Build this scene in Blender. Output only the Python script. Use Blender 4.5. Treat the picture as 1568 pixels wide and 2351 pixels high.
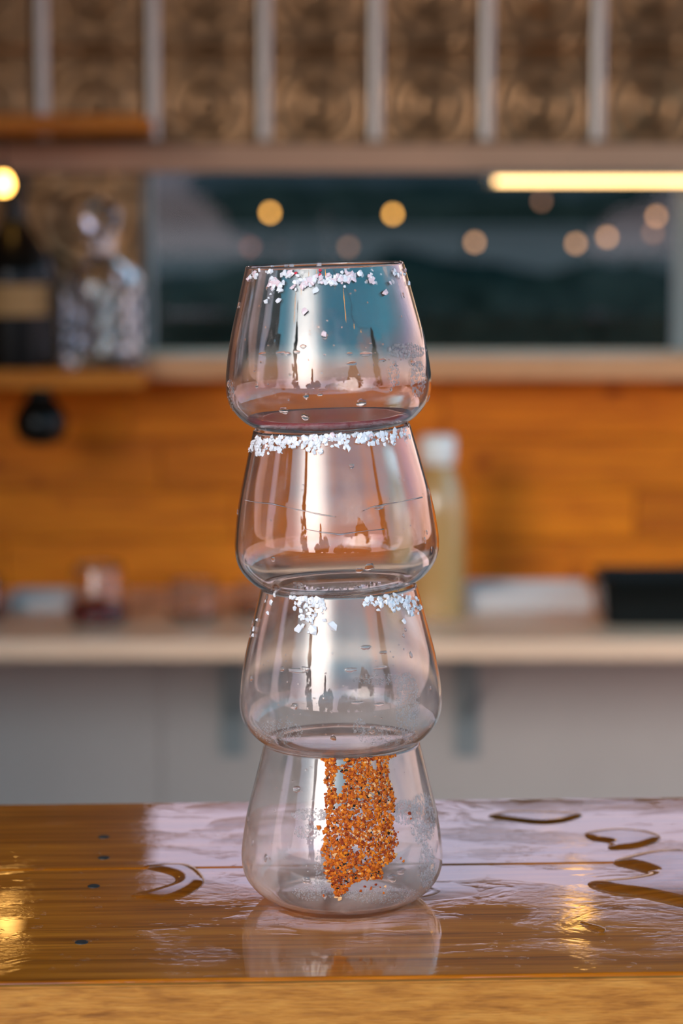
import bpy, bmesh, math, random
from mathutils import Vector, Matrix, noise
from math import sin, cos, tan, pi, radians as R

random.seed(11)
for o in list(bpy.data.objects):
    bpy.data.objects.remove(o)
S = bpy.context.scene
C = S.collection

# ------------------------------------------------------------------ camera
FPX, PITCH, CAM = 5700.0, R(7.14), Vector((0, -1.13, 0.323))
cd = bpy.data.cameras.new('camera')
cam = bpy.data.objects.new('camera', cd); C.objects.link(cam)
cam.location = CAM
cam.rotation_euler = (pi / 2 - PITCH, 0, 0)
cd.sensor_fit = 'HORIZONTAL'; cd.sensor_width = 24.0
cd.lens = 24.0 * FPX / 1568.0
cd.clip_start = 0.05; cd.clip_end = 500
cd.dof.use_dof = True; cd.dof.focus_distance = 1.115
cd.dof.aperture_fstop = cd.lens / 12.2
S.camera = cam

def at(px, py, Y):
    """world point seen at pixel (px, py) at world depth Y"""
    u, v = (px - 784) / FPX, (1175.5 - py) / FPX
    d = Vector((u, cos(PITCH) + v * sin(PITCH), -sin(PITCH) + v * cos(PITCH)))
    return CAM + d * ((Y - CAM.y) / d.y)

def on_table(px, py):
    u, v = (px - 784) / FPX, (1175.5 - py) / FPX
    d = Vector((u, cos(PITCH) + v * sin(PITCH), -sin(PITCH) + v * cos(PITCH)))
    return CAM + d * (-CAM.z / d.z)

# ------------------------------------------------------------------ view
vs = S.view_settings
vs.view_transform = 'Standard'; vs.look = 'None'; vs.gamma = 1.0
vs.use_curve_mapping = False; vs.exposure = -0.12
S.cycles.max_bounces = 28; S.cycles.transmission_bounces = 24
S.cycles.glossy_bounces = 10; S.cycles.transparent_max_bounces = 24
S.cycles.diffuse_bounces = 5
S.cycles.caustics_refractive = True; S.cycles.caustics_reflective = True

# ------------------------------------------------------------------ world: dusk sky, low sun behind the camera to the left
SUN = Vector((-0.45, -0.85, 0.27)).normalized()
W = bpy.data.worlds.new('dusk_sky'); S.world = W; W.use_nodes = True
nt = W.node_tree; nt.nodes.clear()
def N(t, **k):
    n = nt.nodes.new(t)
    for a, b in k.items(): setattr(n, a, b)
    return n
def L(a, b): nt.links.new(a, b)
def ramp(tree, fac, stops, interp='LINEAR'):
    r = tree.nodes.new('ShaderNodeValToRGB'); r.color_ramp.interpolation = interp
    e = r.color_ramp.elements
    while len(e) < len(stops): e.new(0.5)
    for q, (p, c) in zip(e, stops):
        q.position = p; q.color = (c[0], c[1], c[2], 1) if len(c) == 3 else c
    tree.links.new(fac, r.inputs[0]); return r.outputs[0]
tc = N('ShaderNodeTexCoord'); sep = N('ShaderNodeSeparateXYZ'); L(tc.outputs['Generated'], sep.inputs[0])
az = N('ShaderNodeMath', operation='MULTIPLY_ADD'); L(sep.outputs[1], az.inputs[0]); az.inputs[1].default_value = -.10; L(sep.outputs[2], az.inputs[2])
base = ramp(nt, az.outputs[0], [(-0.0, (.62, .42, .38)), (.07, (.80, .58, .60)), (.17, (.56, .50, .70)), (.26, (.36, .52, .70)), (.36, (.12, .68, 1.0)), (.8, (.06, .42, .78))])
nz = N('ShaderNodeTexNoise'); nz.inputs['Scale'].default_value = 2.2; nz.inputs['Detail'].default_value = 5
mp = N('ShaderNodeMapping'); mp.inputs['Scale'].default_value = (1, 1, 2.6); mp.inputs['Location'].default_value = (3.1, .4, 0)
L(tc.outputs['Generated'], mp.inputs[0]); L(mp.outputs[0], nz.inputs['Vector'])
cl = ramp(nt, nz.outputs[0], [(.55, (0, 0, 0)), (.70, (1, 1, 1))])
mx = N('ShaderNodeMix', data_type='RGBA'); L(cl, mx.inputs[0]); L(base, mx.inputs[6]); mx.inputs[7].default_value = (.78, .60, .64, 1)
dot = N('ShaderNodeVectorMath', operation='DOT_PRODUCT'); L(tc.outputs['Generated'], dot.inputs[0]); dot.inputs[1].default_value = SUN
mx0 = N('ShaderNodeMath', operation='MAXIMUM'); L(dot.outputs['Value'], mx0.inputs[0]); mx0.inputs[1].default_value = 0
pw = N('ShaderNodeMath', operation='POWER'); L(mx0.outputs[0], pw.inputs[0]); pw.inputs[1].default_value = 34
glow = N('ShaderNodeMix', data_type='RGBA', blend_type='ADD'); L(mx.outputs[2], glow.inputs[6])
gc = N('ShaderNodeMix', data_type='RGBA'); L(pw.outputs[0], gc.inputs[0]); gc.inputs[6].default_value = (0, 0, 0, 1); gc.inputs[7].default_value = (8.0, 7.2, 6.6, 1)
glow.inputs[0].default_value = 1; L(gc.outputs[2], glow.inputs[7])
bg = N('ShaderNodeBackground'); bg.inputs['Strength'].default_value = 3.4; L(glow.outputs[2], bg.inputs['Color'])
wo = N('ShaderNodeOutputWorld'); L(bg.outputs[0], wo.inputs[0])

# ------------------------------------------------------------------ materials
M = {}
def mat(name):
    m = bpy.data.materials.new(name); m.use_nodes = True
    M[name] = m
    return m, m.node_tree, m.node_tree.nodes['Principled BSDF']
def setp(b, **k):
    names = dict(col='Base Color', rough='Roughness', metal='Metallic', trans='Transmission Weight', ior='IOR', coat='Coat Weight',
                 coat_r='Coat Roughness', emit='Emission Color', es='Emission Strength', spec='Specular IOR Level', sub='Subsurface Weight', alpha='Alpha')
    for a, v in k.items():
        s = b.inputs[names[a]]
        s.default_value = (v[0], v[1], v[2], 1) if isinstance(v, tuple) else v
def simple(name, **k):
    m, t, b = mat(name); setp(b, **k); return m
def coords(t, scale=(1, 1, 1), loc=(0, 0, 0), which='Object'):
    c = t.nodes.new('ShaderNodeTexCoord'); p = t.nodes.new('ShaderNodeMapping')
    p.inputs['Scale'].default_value = scale; p.inputs['Location'].default_value = loc
    t.links.new(c.outputs[which], p.inputs[0]); return p.outputs[0]
def tnoise(t, vec, scale, detail=4, rough=.55, dist=0):
    n = t.nodes.new('ShaderNodeTexNoise'); n.inputs['Scale'].default_value = scale
    n.inputs['Detail'].default_value = detail; n.inputs['Roughness'].default_value = rough; n.inputs['Distortion'].default_value = dist
    t.links.new(vec, n.inputs['Vector']); return n.outputs[0]
def bump(t, b, h, strength=.3, dist=.001, coat=False):
    n = t.nodes.new('ShaderNodeBump'); n.inputs['Strength'].default_value = strength; n.inputs['Distance'].default_value = dist
    t.links.new(h, n.inputs['Height']); t.links.new(n.outputs[0], b.inputs['Coat Normal' if coat else 'Normal']); return n
def mixc(t, f, a, b_, mode='MIX'):
    n = t.nodes.new('ShaderNodeMix'); n.data_type = 'RGBA'; n.blend_type = mode
    for s, v in ((0, f), (6, a), (7, b_)):
        if isinstance(v, (int, float)): n.inputs[s].default_value = v
        elif isinstance(v, tuple): n.inputs[s].default_value = (v[0], v[1], v[2], 1)
        else: t.links.new(v, n.inputs[s])
    return n.outputs[2]

def wood(name, dark, mid, light, rough, coat=0, coat_r=.05, grain=(1.2, 30, 30), gs=6, knots=None, bumpy=.15):
    m, t, b = mat(name)
    info = t.nodes.new('ShaderNodeObjectInfo')
    c = t.nodes.new('ShaderNodeTexCoord')
    off = t.nodes.new('ShaderNodeVectorMath'); off.operation = 'MULTIPLY_ADD'
    t.links.new(info.outputs['Random'], off.inputs[0]); off.inputs[1].default_value = (3.7, 5.1, 2.3)
    t.links.new(c.outputs['Object'], off.inputs[2])
    p = t.nodes.new('ShaderNodeMapping'); p.inputs['Scale'].default_value = grain; t.links.new(off.outputs[0], p.inputs[0])
    n1 = tnoise(t, p.outputs[0], gs, 6, .6, .6)
    p2 = t.nodes.new('ShaderNodeMapping'); p2.inputs['Scale'].default_value = (grain[0] * 3, grain[1] * 5, grain[2] * 5); t.links.new(off.outputs[0], p2.inputs[0])
    n2 = tnoise(t, p2.outputs[0], gs, 3, .6)
    col = ramp(t, n1, [(.28, dark), (.5, mid), (.72, light)])
    fine = ramp(t, n2, [(.3, (.62, .58, .55)), (.55, (1, 1, 1))])
    col = mixc(t, .65, col, fine, 'MULTIPLY')
    if knots:
        v = t.nodes.new('ShaderNodeTexVoronoi'); v.inputs['Scale'].default_value = knots
        p3 = t.nodes.new('ShaderNodeMapping'); p3.inputs['Scale'].default_value = (1, .2, 1.1); t.links.new(off.outputs[0], p3.inputs[0])
        t.links.new(p3.outputs[0], v.inputs['Vector'])
        k = ramp(t, v.outputs['Distance'], [(.05, (.45, .3, .22)), (.2, (1, 1, 1))])
        col = mixc(t, .8, col, k, 'MULTIPLY')
    var = ramp(t, info.outputs['Random'], [(0, (.72, .66, .6)), (1, (1.0, 1.0, 1.0))])
    col = mixc(t, 1, col, var, 'MULTIPLY')
    t.links.new(col, b.inputs['Base Color'])
    setp(b, rough=rough, coat=coat, coat_r=coat_r)
    bump(t, b, n2, bumpy, .0006)
    if not coat: setp(b, spec=.2)
    return m, t, b

wood('pine', (.50, .112, .002), (.82, .215, .004), (.94, .285, .006), .55, knots=9, grain=(1, 14, 14))
wood('shelf_wood', (.42, .11, .005), (.62, .19, .008), (.74, .26, .015), .45, grain=(1, 20, 20))
wood('sill_wood', (.74, .35, .16), (.84, .43, .21), (.88, .48, .25), .7, coat=0, coat_r=.2, grain=(1, 20, 20))
wood('edge_oak', (.27, .085, .012), (.46, .165, .026), (.56, .23, .045), .5, grain=(9, 60, 60), gs=4, bumpy=.5)
wood('ceiling_wood', (.05, .028, .014), (.08, .045, .022), (.11, .06, .03), .7, grain=(1, 12, 12))
# varnished, partly wet bar top
m, t, b = wood('bar_top', (.15, .032, .001), (.40, .098, .004), (.58, .165, .010), .35, coat=1.0, grain=(1.4, 34, 30), gs=5, bumpy=.06)
setp(b, spec=.1); v1 = coords(t, (1, 1.7, 1)); wet = tnoise(t, v1, 17, 4, .55, .8)
fine = tnoise(t, coords(t, (1, 1.6, 1)), 150, 3, .6)
wr = ramp(t, wet, [(.46, (.012, .012, .012)), (.58, (.09, .09, .09))])
t.links.new(wr, b.inputs['Coat Roughness'])
amp = ramp(t, wet, [(.46, (.0, .0, .0)), (.62, (.30, .30, .30))])
h1 = t.nodes.new('ShaderNodeMath'); h1.operation = 'MULTIPLY'; t.links.new(fine, h1.inputs[0]); t.links.new(amp, h1.inputs[1])
lw = tnoise(t, coords(t, (1, 1.6, 1)), 28, 2, .5)
h2 = t.nodes.new('ShaderNodeMath'); h2.operation = 'MULTIPLY_ADD'; t.links.new(lw, h2.inputs[0]); h2.inputs[1].default_value = .10; t.links.new(h1.outputs[0], h2.inputs[2])
bump(t, b, h2.outputs[0], .24, .0012, coat=True)

# pressed tin: champagne metal
m, t, b = mat('tin')
n = tnoise(t, coords(t), 26, 4, .6)
t.links.new(ramp(t, n, [(.3, (.16, .085, .038)), (.7, (.27, .155, .078))]), b.inputs['Base Color'])
setp(b, metal=1.0, rough=.33)
bump(t, b, tnoise(t, coords(t), 70, 3), .3, .002)
simple('tin_batten', col=(.40, .36, .31), metal=1.0, rough=.35)
simple('copper_strip', col=(.30, .15, .065), metal=1.0, rough=.35)
def painted(name, col, rough=.6, amt=.06):
    m, t, b = mat(name)
    n = tnoise(t, coords(t), 7, 4)
    t.links.new(ramp(t, n, [(.3, tuple(x * (1 - amt) for x in col)), (.7, col)]), b.inputs['Base Color'])
    setp(b, rough=rough); return m
painted('header_paint', (.58, .35, .22), .7)
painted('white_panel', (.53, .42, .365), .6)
painted('counter_laminate', (.88, .54, .35), .35)
painted('wall_paint', (.22, .11, .05), .7)
painted('floor_concrete', (.22, .20, .19), .7)
simple('bracket_metal', col=(.26, .26, .25), metal=.2, rough=.5)
painted('frame_paint', (.20, .23, .22), .5)
simple('black_metal', col=(.005, .005, .004), metal=.0, rough=.25, spec=.25)
simple('black_rubber', col=(.01, .01, .01), rough=.6)
simple('cable', col=(.01, .01, .01), rough=.6)

def glass_mat(name, tint=(1, 1, 1), rough=0.0, ior=1.46, haze=0.0, hz=None):
    """clear glass; haze = share of milky condensation film, hz = local z range over which it fades out upwards"""
    m = bpy.data.materials.new(name); m.use_nodes = True; M[name] = m
    t = m.node_tree; t.nodes.clear()
    g = t.nodes.new('ShaderNodeBsdfGlass'); g.inputs['Color'].default_value = (*tint, 1)
    g.inputs['Roughness'].default_value = rough; g.inputs['IOR'].default_value = ior
    out = t.nodes.new('ShaderNodeOutputMaterial')
    if not haze:
        t.links.new(g.outputs[0], out.inputs[0]); return m
    df = t.nodes.new('ShaderNodeBsdfDiffuse'); df.inputs['Color'].default_value = (.92, .71, .64, 1)
    tr = t.nodes.new('ShaderNodeBsdfTranslucent'); tr.inputs['Color'].default_value = (.92, .71, .64, 1)
    ms = t.nodes.new('ShaderNodeMixShader'); ms.inputs[0].default_value = .5
    t.links.new(df.outputs[0], ms.inputs[1]); t.links.new(tr.outputs[0], ms.inputs[2])
    n = tnoise(t, coords(t), 48, 5, .6, 1.0)
    f = ramp(t, n, [(.38, (.25, .25, .25)), (.62, (1, 1, 1))])
    c = t.nodes.new('ShaderNodeTexCoord'); sp = t.nodes.new('ShaderNodeSeparateXYZ'); t.links.new(c.outputs['Object'], sp.inputs[0])
    mr = t.nodes.new('ShaderNodeMapRange'); t.links.new(sp.outputs[2], mr.inputs[0])
    mr.inputs[1].default_value = hz[0]; mr.inputs[2].default_value = hz[1]; mr.inputs[3].default_value = haze; mr.inputs[4].default_value = haze * hz[2]
    mu = t.nodes.new('ShaderNodeMath'); mu.operation = 'MULTIPLY'; t.links.new(f, mu.inputs[0]); t.links.new(mr.outputs[0], mu.inputs[1])
    mx = t.nodes.new('ShaderNodeMixShader'); t.links.new(mu.outputs[0], mx.inputs[0])
    t.links.new(g.outputs[0], mx.inputs[1]); t.links.new(ms.outputs[0], mx.inputs[2])
    t.links.new(mx.outputs[0], out.inputs[0]); return m
glass_mat('tumbler_clear', (.985, .97, .965), haze=.05, hz=(.006, .03, .4))
glass_mat('tumbler_clear_plain', (.985, .97, .965), haze=.045, hz=(.004, .022, .3))
glass_mat('tumbler_misty', (.985, .97, .965), haze=.12, hz=(.028, .05, .25))
glass_mat('tumbler_foggy', (.985, .97, .965), haze=.27, hz=(.012, .06, .36))
glass_mat('water', (1, 1, 1), ior=1.3)
glass_mat('puddle_water', (1, 1, 1), ior=1.33)
glass_mat('crystal', (.96, .98, 1), ior=1.5)
glass_mat('jar_glass', (.97, .96, .96), ior=1.45)
glass_mat('amber_glass', (.05, .018, .005), ior=1.45)
simple('pink_drink', col=(.80, .12, .15), trans=.45, rough=.05, ior=1.34)
simple('red_drink', col=(.16, .006, .008), rough=.1)
simple('brown_drink', col=(.36, .11, .03), trans=.4, rough=.05)
simple('cream_drink', col=(.52, .28, .095), rough=.25, coat=.6)
simple('cap_white', col=(.85, .80, .74), rough=.4)
simple('paper_label', col=(.42, .22, .07), rough=.6)
simple('tray_white', col=(.62, .53, .50), rough=.35)
m, t, b = mat('salt'); setp(b, col=(.88, .81, .82), rough=.28, trans=.35, ior=1.5)
m, t, b = mat('pink_salt'); setp(b, col=(.90, .66, .68), rough=.28, trans=.35, ior=1.5)
for i, c_ in enumerate([(.32, .050, .003), (.44, .088, .004), (.20, .022, .002), (.56, .145, .008), (.010, .007, .005), (.60, .30, .13)]):
    simple('chili_%d' % i, col=c_, rough=.6, spec=.15)
def emis(name, col, s): return simple(name, col=(0, 0, 0), emit=col, es=s, rough=1)
emis('bulb_bright', (1, .44, .085), 15); emis('bulb_mid', (1, .46, .20), 6.5); emis('bulb_dim', (1, .45, .26), 2.2)
emis('bulb_lamp', (1, .50, .10), 18); emis('bulb_pendant', (1, .50, .12), 9); emis('led', (1, .60, .24), 6.5); emis('bulb_red', (1, .35, .25), 1.4)
def foliage(name, a, b_):
    m, t, b = mat(name); n = tnoise(t, coords(t), 6, 4)
    t.links.new(ramp(t, n, [(.35, a), (.65, b_)]), b.inputs['Base Color']); setp(b, rough=1, spec=.0)
foliage('hedge_leaf', (.003, .005, .004), (.010, .013, .010)); foliage('tree_leaf', (.006, .011, .006), (.02, .03, .015))
painted('pale_wall', (.045, .048, .048), .8); painted('asphalt', (.012, .013, .013), .9); painted('patio', (.20, .14, .11), .8)
painted('bark', (.05, .035, .025), .9); painted('hill', (.022, .020, .019), .95)
def front_fresnel(t, fr, ms):
    ge = t.nodes.new('ShaderNodeNewGeometry'); iv = t.nodes.new('ShaderNodeMath'); iv.operation = 'SUBTRACT'; iv.inputs[0].default_value = 1.0
    mu = t.nodes.new('ShaderNodeMath'); mu.operation = 'MULTIPLY'
    t.links.new(ge.outputs['Backfacing'], iv.inputs[1]); t.links.new(iv.outputs[0], mu.inputs[0]); t.links.new(fr.outputs[0], mu.inputs[1])
    t.links.new(mu.outputs[0], ms.inputs[0])
for k_ in ('pale_wall', 'asphalt', 'patio', 'hill', 'bark'): setp(M[k_].node_tree.nodes['Principled BSDF'], spec=0.0, rough=1.0)
# thin window pane: fresnel reflection over clear transmission
m = bpy.data.materials.new('pane'); m.use_nodes = True; M['pane'] = m; t = m.node_tree; t.nodes.clear()
fr = t.nodes.new('ShaderNodeFresnel'); fr.inputs[0].default_value = 1.5
tp = t.nodes.new('ShaderNodeBsdfTransparent'); tp.inputs[0].default_value = (.90, .93, .93, 1)
gl = t.nodes.new('ShaderNodeBsdfGlossy'); gl.inputs['Roughness'].default_value = .02
ms = t.nodes.new('ShaderNodeMixShader'); ou = t.nodes.new('ShaderNodeOutputMaterial')
front_fresnel(t, fr, ms); t.links.new(tp.outputs[0], ms.inputs[1]); t.links.new(gl.outputs[0], ms.inputs[2]); t.links.new(ms.outputs[0], ou.inputs[0])

m = bpy.data.materials.new('water_film'); m.use_nodes = True; M['water_film'] = m; t = m.node_tree; t.nodes.clear()
fr = t.nodes.new('ShaderNodeFresnel'); fr.inputs[0].default_value = 1.33
tp = t.nodes.new('ShaderNodeBsdfTransparent'); gl = t.nodes.new('ShaderNodeBsdfGlossy'); gl.inputs['Roughness'].default_value = .01
ms = t.nodes.new('ShaderNodeMixShader'); ou = t.nodes.new('ShaderNodeOutputMaterial')
front_fresnel(t, fr, ms); t.links.new(tp.outputs[0], ms.inputs[1]); t.links.new(gl.outputs[0], ms.inputs[2]); t.links.new(ms.outputs[0], ou.inputs[0])

m = bpy.data.materials.new('condensate'); m.use_nodes = True; M['condensate'] = m; t = m.node_tree; t.nodes.clear()
fr = t.nodes.new('ShaderNodeFresnel'); fr.inputs[0].default_value = 1.33
tp = t.nodes.new('ShaderNodeBsdfTransparent'); gl = t.nodes.new('ShaderNodeBsdfGlossy'); gl.inputs['Roughness'].default_value = .02
tl = t.nodes.new('ShaderNodeBsdfTranslucent'); tl.inputs[0].default_value = (.92, .86, .85, 1)
m0 = t.nodes.new('ShaderNodeMixShader'); m0.inputs[0].default_value = .38
ms = t.nodes.new('ShaderNodeMixShader'); ou = t.nodes.new('ShaderNodeOutputMaterial')
t.links.new(tp.outputs[0], m0.inputs[1]); t.links.new(tl.outputs[0], m0.inputs[2])
front_fresnel(t, fr, ms); t.links.new(m0.outputs[0], ms.inputs[1]); t.links.new(gl.outputs[0], ms.inputs[2]); t.links.new(ms.outputs[0], ou.inputs[0])

# ------------------------------------------------------------------ builders
def link(name, me, material=None, parent=None, loc=None, smooth=False):
    o = bpy.data.objects.new(name, me); C.objects.link(o)
    if material and not me.materials: me.materials.append(M[material])
    if parent: o.parent = parent
    if loc is not None: o.location = loc
    if smooth:
        for p in me.polygons: p.use_smooth = True
    return o
def bm_obj(name, bm, material, parent=None, loc=None, smooth=False):
    me = bpy.data.meshes.new(name); bm.to_mesh(me); bm.free()
    return link(name, me, material, parent, loc, smooth)
def empty(name, loc=(0, 0, 0)):
    o = bpy.data.objects.new(name, None); C.objects.link(o); o.location = loc; o.empty_display_size = .02
    return o
def tag(o, label=None, cat=None, group=None, kind=None):
    if label: o['label'] = label
    if cat: o['category'] = cat
    if group: o['group'] = group
    if kind: o['kind'] = kind
    return o
def bbox(bm, x0, x1, y0, y1, z0, z1):
    v = [bm.verts.new(p) for p in ((x0, y0, z0), (x1, y0, z0), (x1, y1, z0), (x0, y1, z0), (x0, y0, z1), (x1, y0, z1), (x1, y1, z1), (x0, y1, z1))]
    for f in ((3, 2, 1, 0), (4, 5, 6, 7), (0, 1, 5, 4), (1, 2, 6, 5), (2, 3, 7, 6), (3, 0, 4, 7)): bm.faces.new([v[i] for i in f])
def box(name, x0, x1, y0, y1, z0, z1, material, parent=None, bevel=0.0, org=None):
    """box in world coordinates, object origin at its centre-bottom (or org)"""
    o = Vector(org) if org is not None else Vector(((x0 + x1) / 2, (y0 + y1) / 2, z0))
    bm = bmesh.new(); bbox(bm, x0 - o.x, x1 - o.x, y0 - o.y, y1 - o.y, z0 - o.z, z1 - o.z)
    if bevel: bmesh.ops.bevel(bm, geom=bm.edges[:], offset=bevel, segments=2, affect='EDGES', profile=.6)
    ob = bm_obj(name, bm, material)
    if parent:
        ob.parent = parent; ob.location = o - parent.matrix_basis.translation
    else: ob.location = o
    return ob
def lathe_mesh(name, prof, seg=64, closed=True):
    """prof: (r, z) outline; r == 0 points become poles"""
    bm = bmesh.new(); rings = []
    for r, z in prof:
        if r < 1e-7: rings.append([bm.verts.new((0, 0, z))])
        else: rings.append([bm.verts.new((r * cos(2 * pi * k / seg), r * sin(2 * pi * k / seg), z)) for k in range(seg)])
    for a, b in zip(rings, rings[1:]):
        for k in range(seg):
            j = (k + 1) % seg
            if len(a) == 1 and len(b) == 1: continue
            if len(a) == 1: bm.faces.new((a[0], b[j], b[k]))
            elif len(b) == 1: bm.faces.new((a[k], a[j], b[0]))
            else: bm.faces.new((a[k], a[j], b[j], b[k]))
    bmesh.ops.recalc_face_normals(bm, faces=bm.faces[:])
    me = bpy.data.meshes.new(name); bm.to_mesh(me); bm.free(); return me
def lathe(name, prof, material, parent=None, loc=None, seg=64, smooth=True):
    return link(name, lathe_mesh(name, prof, seg), material, parent, loc, smooth)
def smooth_prof(pts, n=6):
    """Catmull-Rom through (r, z) points"""
    out = []
    P = [pts[0]] + list(pts) + [pts[-1]]
    for i in range(1, len(P) - 2):
        p0, p1, p2, p3 = P[i - 1], P[i], P[i + 1], P[i + 2]
        for k in range(n):
            t_ = k / n
            out.append(tuple(.5 * ((2 * p1[c]) + (-p0[c] + p2[c]) * t_ + (2 * p0[c] - 5 * p1[c] + 4 * p2[c] - p3[c]) * t_ ** 2 + (-p0[c] + 3 * p1[c] - 3 * p2[c] + p3[c]) * t_ ** 3) for c in (0, 1)))
    out.append(pts[-1]); return out
def tube(bm, pts, r, seg=6):
    rings = []
    for i, p in enumerate(pts):
        d = (pts[min(i + 1, len(pts) - 1)] - pts[max(i - 1, 0)]).normalized()
        a = d.orthogonal().normalized() if not rings else (pa - d * pa.dot(d)).normalized()
        pa = a; b_ = d.cross(a)
        rr = r[i] if isinstance(r, list) else r
        rings.append([bm.verts.new(p + (a * cos(2 * pi * k / seg) + b_ * sin(2 * pi * k / seg)) * rr) for k in range(seg)])
    for A, B in zip(rings, rings[1:]):
        for k in range(seg): bm.faces.new((A[k], A[(k + 1) % seg], B[(k + 1) % seg], B[k]))
    bm.faces.new(rings[0][::-1]); bm.faces.new(rings[-1])
def dup(root, loc=None):
    c = root.copy(); C.objects.link(c)
    if loc is not None: c.location = loc
    for ch in root.children:
        k = ch.copy(); C.objects.link(k); k.parent = c
        for g in ch.children:
            h = g.copy(); C.objects.link(h); h.parent = k
    return c

# ================================================================== SETTING
DW = 4.1; K = DW / 3.6            # distance of the back wall from the camera
YW = DW - 1.13
def zk(z): return CAM.z + (z - CAM.z) * K
FLOOR = -1.07
XL = -0.29 * K                     # left edge of window and clerestory
def struct(o): o['kind'] = 'structure'; return o
struct(box('floor', -1.6, 1.75, -0.10, YW + .15, FLOOR - .05, FLOOR, 'floor_concrete'))
struct(box('ceiling', -1.6, 1.75, -0.95, YW + .15, 1.25, 1.31, 'ceiling_wood'))  # unseen; front overhang lengthened to keep high sky light off the interior
struct(box('wall_left', -1.66, -1.6, -0.10, YW + .15, FLOOR, 1.25, 'wall_paint'))
struct(box('wall_front', -1.6, 1.75, -0.07, -0.02, FLOOR, -0.045, 'wall_paint'))
bm = bmesh.new()
ZC0, ZC1 = .688, .875          # unseen clerestory, added so the bar top mirrors bright sky
bbox(bm, -1.6, 1.75, YW + .012, YW + .12, FLOOR, zk(.085))
bbox(bm, -1.6, XL, YW + .012, YW + .12, zk(.085), ZC0)
bbox(bm, XL, 1.75, YW + .012, YW + .12, zk(.385), ZC0)
bbox(bm, -1.6, XL, YW + .012, YW + .12, ZC0, ZC1)
bbox(bm, -1.6, 1.75, YW + .012, YW + .12, ZC1, 1.25)
wall = struct(bm_obj('wall_back', bm, 'wall_paint'))

# pressed tin tiles
TS = .159 * K; X0 = -.271 * K; ZR = zk(.5365)
def tile_mesh(name, h0, h1):
    nx = 40; nzv = max(6, int(40 * (h1 - h0) / TS)); bm = bmesh.new(); g = []
    def hgt(x, z):
        x, z = x / K, z / K
        r = math.hypot(x - .0795, z - .0795); hh = 0
        for rad, w_, a_ in ((.064, .005, .0045), (.050, .0035, .003), (.030, .006, .005), (0, .012, .006)): hh += a_ * math.exp(-((r - rad) / w_) ** 2)
        for cx in (0, .159):
            for cz in (0, .159):
                q = math.hypot(x - cx, z - cz)
                for rad, w_, a_ in ((.040, .005, .004), (.024, .005, .004)): hh += a_ * math.exp(-((q - rad) / w_) ** 2)
        ang = math.atan2(z - .0795, x - .0795)
        hh *= .75
        hh += .0015 * (.5 + .5 * cos(8 * ang)) * math.exp(-((r - .042) / .01) ** 2)
        return hh
    for j in range(nzv + 1):
        z = h0 + (h1 - h0) * j / nzv
        g.append([bm.verts.new((TS * i / nx, -hgt(TS * i / nx, z), z)) for i in range(nx + 1)])
    for j in range(nzv):
        for i in range(nx): bm.faces.new((g[j][i], g[j][i + 1], g[j + 1][i + 1], g[j + 1][i]))
    me = bpy.data.meshes.new(name); bm.to_mesh(me); bm.free(); me.materials.append(M['tin'])
    for p in me.polygons: p.use_smooth = True
    return me
full, crop = tile_mesh('tin_tile', 0, TS), tile_mesh('tin_tile_cropped', 0, ZC0 - ZR)
cols = range(-3, 6)
for c_ in cols:
    x = X0 + c_ * TS
    link('tin_tile', crop, None, wall, (x, YW, ZR)); link('tin_tile', full, None, wall, (x, YW, ZR - TS))
    if c_ < 0:
        for k in (2, 3): link('tin_tile', full, None, wall, (x - .019, YW, ZR - k * TS))
def half_round(name, length, r, axis, flat=.5):
    bm = bmesh.new(); s = 8; A = []; B = []
    for k in range(s + 1):
        a = pi * k / s; u, w_ = r * cos(a), -r * flat * sin(a) * 2
        if axis == 'z': A.append(bm.verts.new((u, w_, 0))); B.append(bm.verts.new((u, w_, length)))
        else: A.append(bm.verts.new((0, w_, u))); B.append(bm.verts.new((length, w_, u)))
    for k in range(s): bm.faces.new((A[k], A[k + 1], B[k + 1], B[k]))
    bmesh.ops.recalc_face_normals(bm, faces=bm.faces[:])
    me = bpy.data.meshes.new(name); bm.to_mesh(me); bm.free()
    for p in me.polygons: p.use_smooth = True
    return me
bt = half_round('tin_batten', ZC0 - zk(.41), .0135, 'z', .35); bt.materials.append(M['tin_batten'])
for c_ in range(-2, 6): link('tin_batten', bt, None, wall, (X0 + c_ * TS, YW - .001, zk(.41)))
hb = half_round('tin_strip', TS - .026, .008, 'x', .35); hb.materials.append(M['copper_strip'])
for c_ in cols: link('tin_strip', hb, None, wall, (X0 + c_ * TS + .013, YW - .001, ZR))

# pine boards under the window
zr = [at(784, y_, YW).z for y_ in (1352, 1236, 1122, 1008, 862)]
joints = [[-.56, .10, .70], [-.18, .49], [-.78, -.30, .58], [-.35, .17, .90]]
for i in range(4):
    xs = [-1.25] + joints[i] + [1.4]
    for a, b_ in zip(xs, xs[1:]):
        box('pine_board', a + .001, b_ - .001, YW - .002 - .002 * ((i + int(a * 10)) % 2), YW + .012, zr[i] + .0012, zr[i + 1] - .0012, 'pine', wall, .0015)
# white panel under the back counter
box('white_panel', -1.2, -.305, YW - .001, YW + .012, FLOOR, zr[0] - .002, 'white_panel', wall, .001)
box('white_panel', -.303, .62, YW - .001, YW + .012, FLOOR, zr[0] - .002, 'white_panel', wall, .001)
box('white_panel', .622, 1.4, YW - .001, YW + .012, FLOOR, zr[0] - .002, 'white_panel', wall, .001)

# window header and sill
z0, z1 = at(784, 394, YW - .03).z, at(784, 332, YW - .03).z
struct(box('trim_1', -1.2, 1.4, YW - .03, YW + .012, z0, z1, 'header_paint', None, .004))
zt = at(784, 806, YW + .03).z
struct(box('trim_2', XL + .0, 1.4, YW - .15, YW + .064, at(784, 872, YW - .15).z, zt, 'sill_wood', None, .004))
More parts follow.
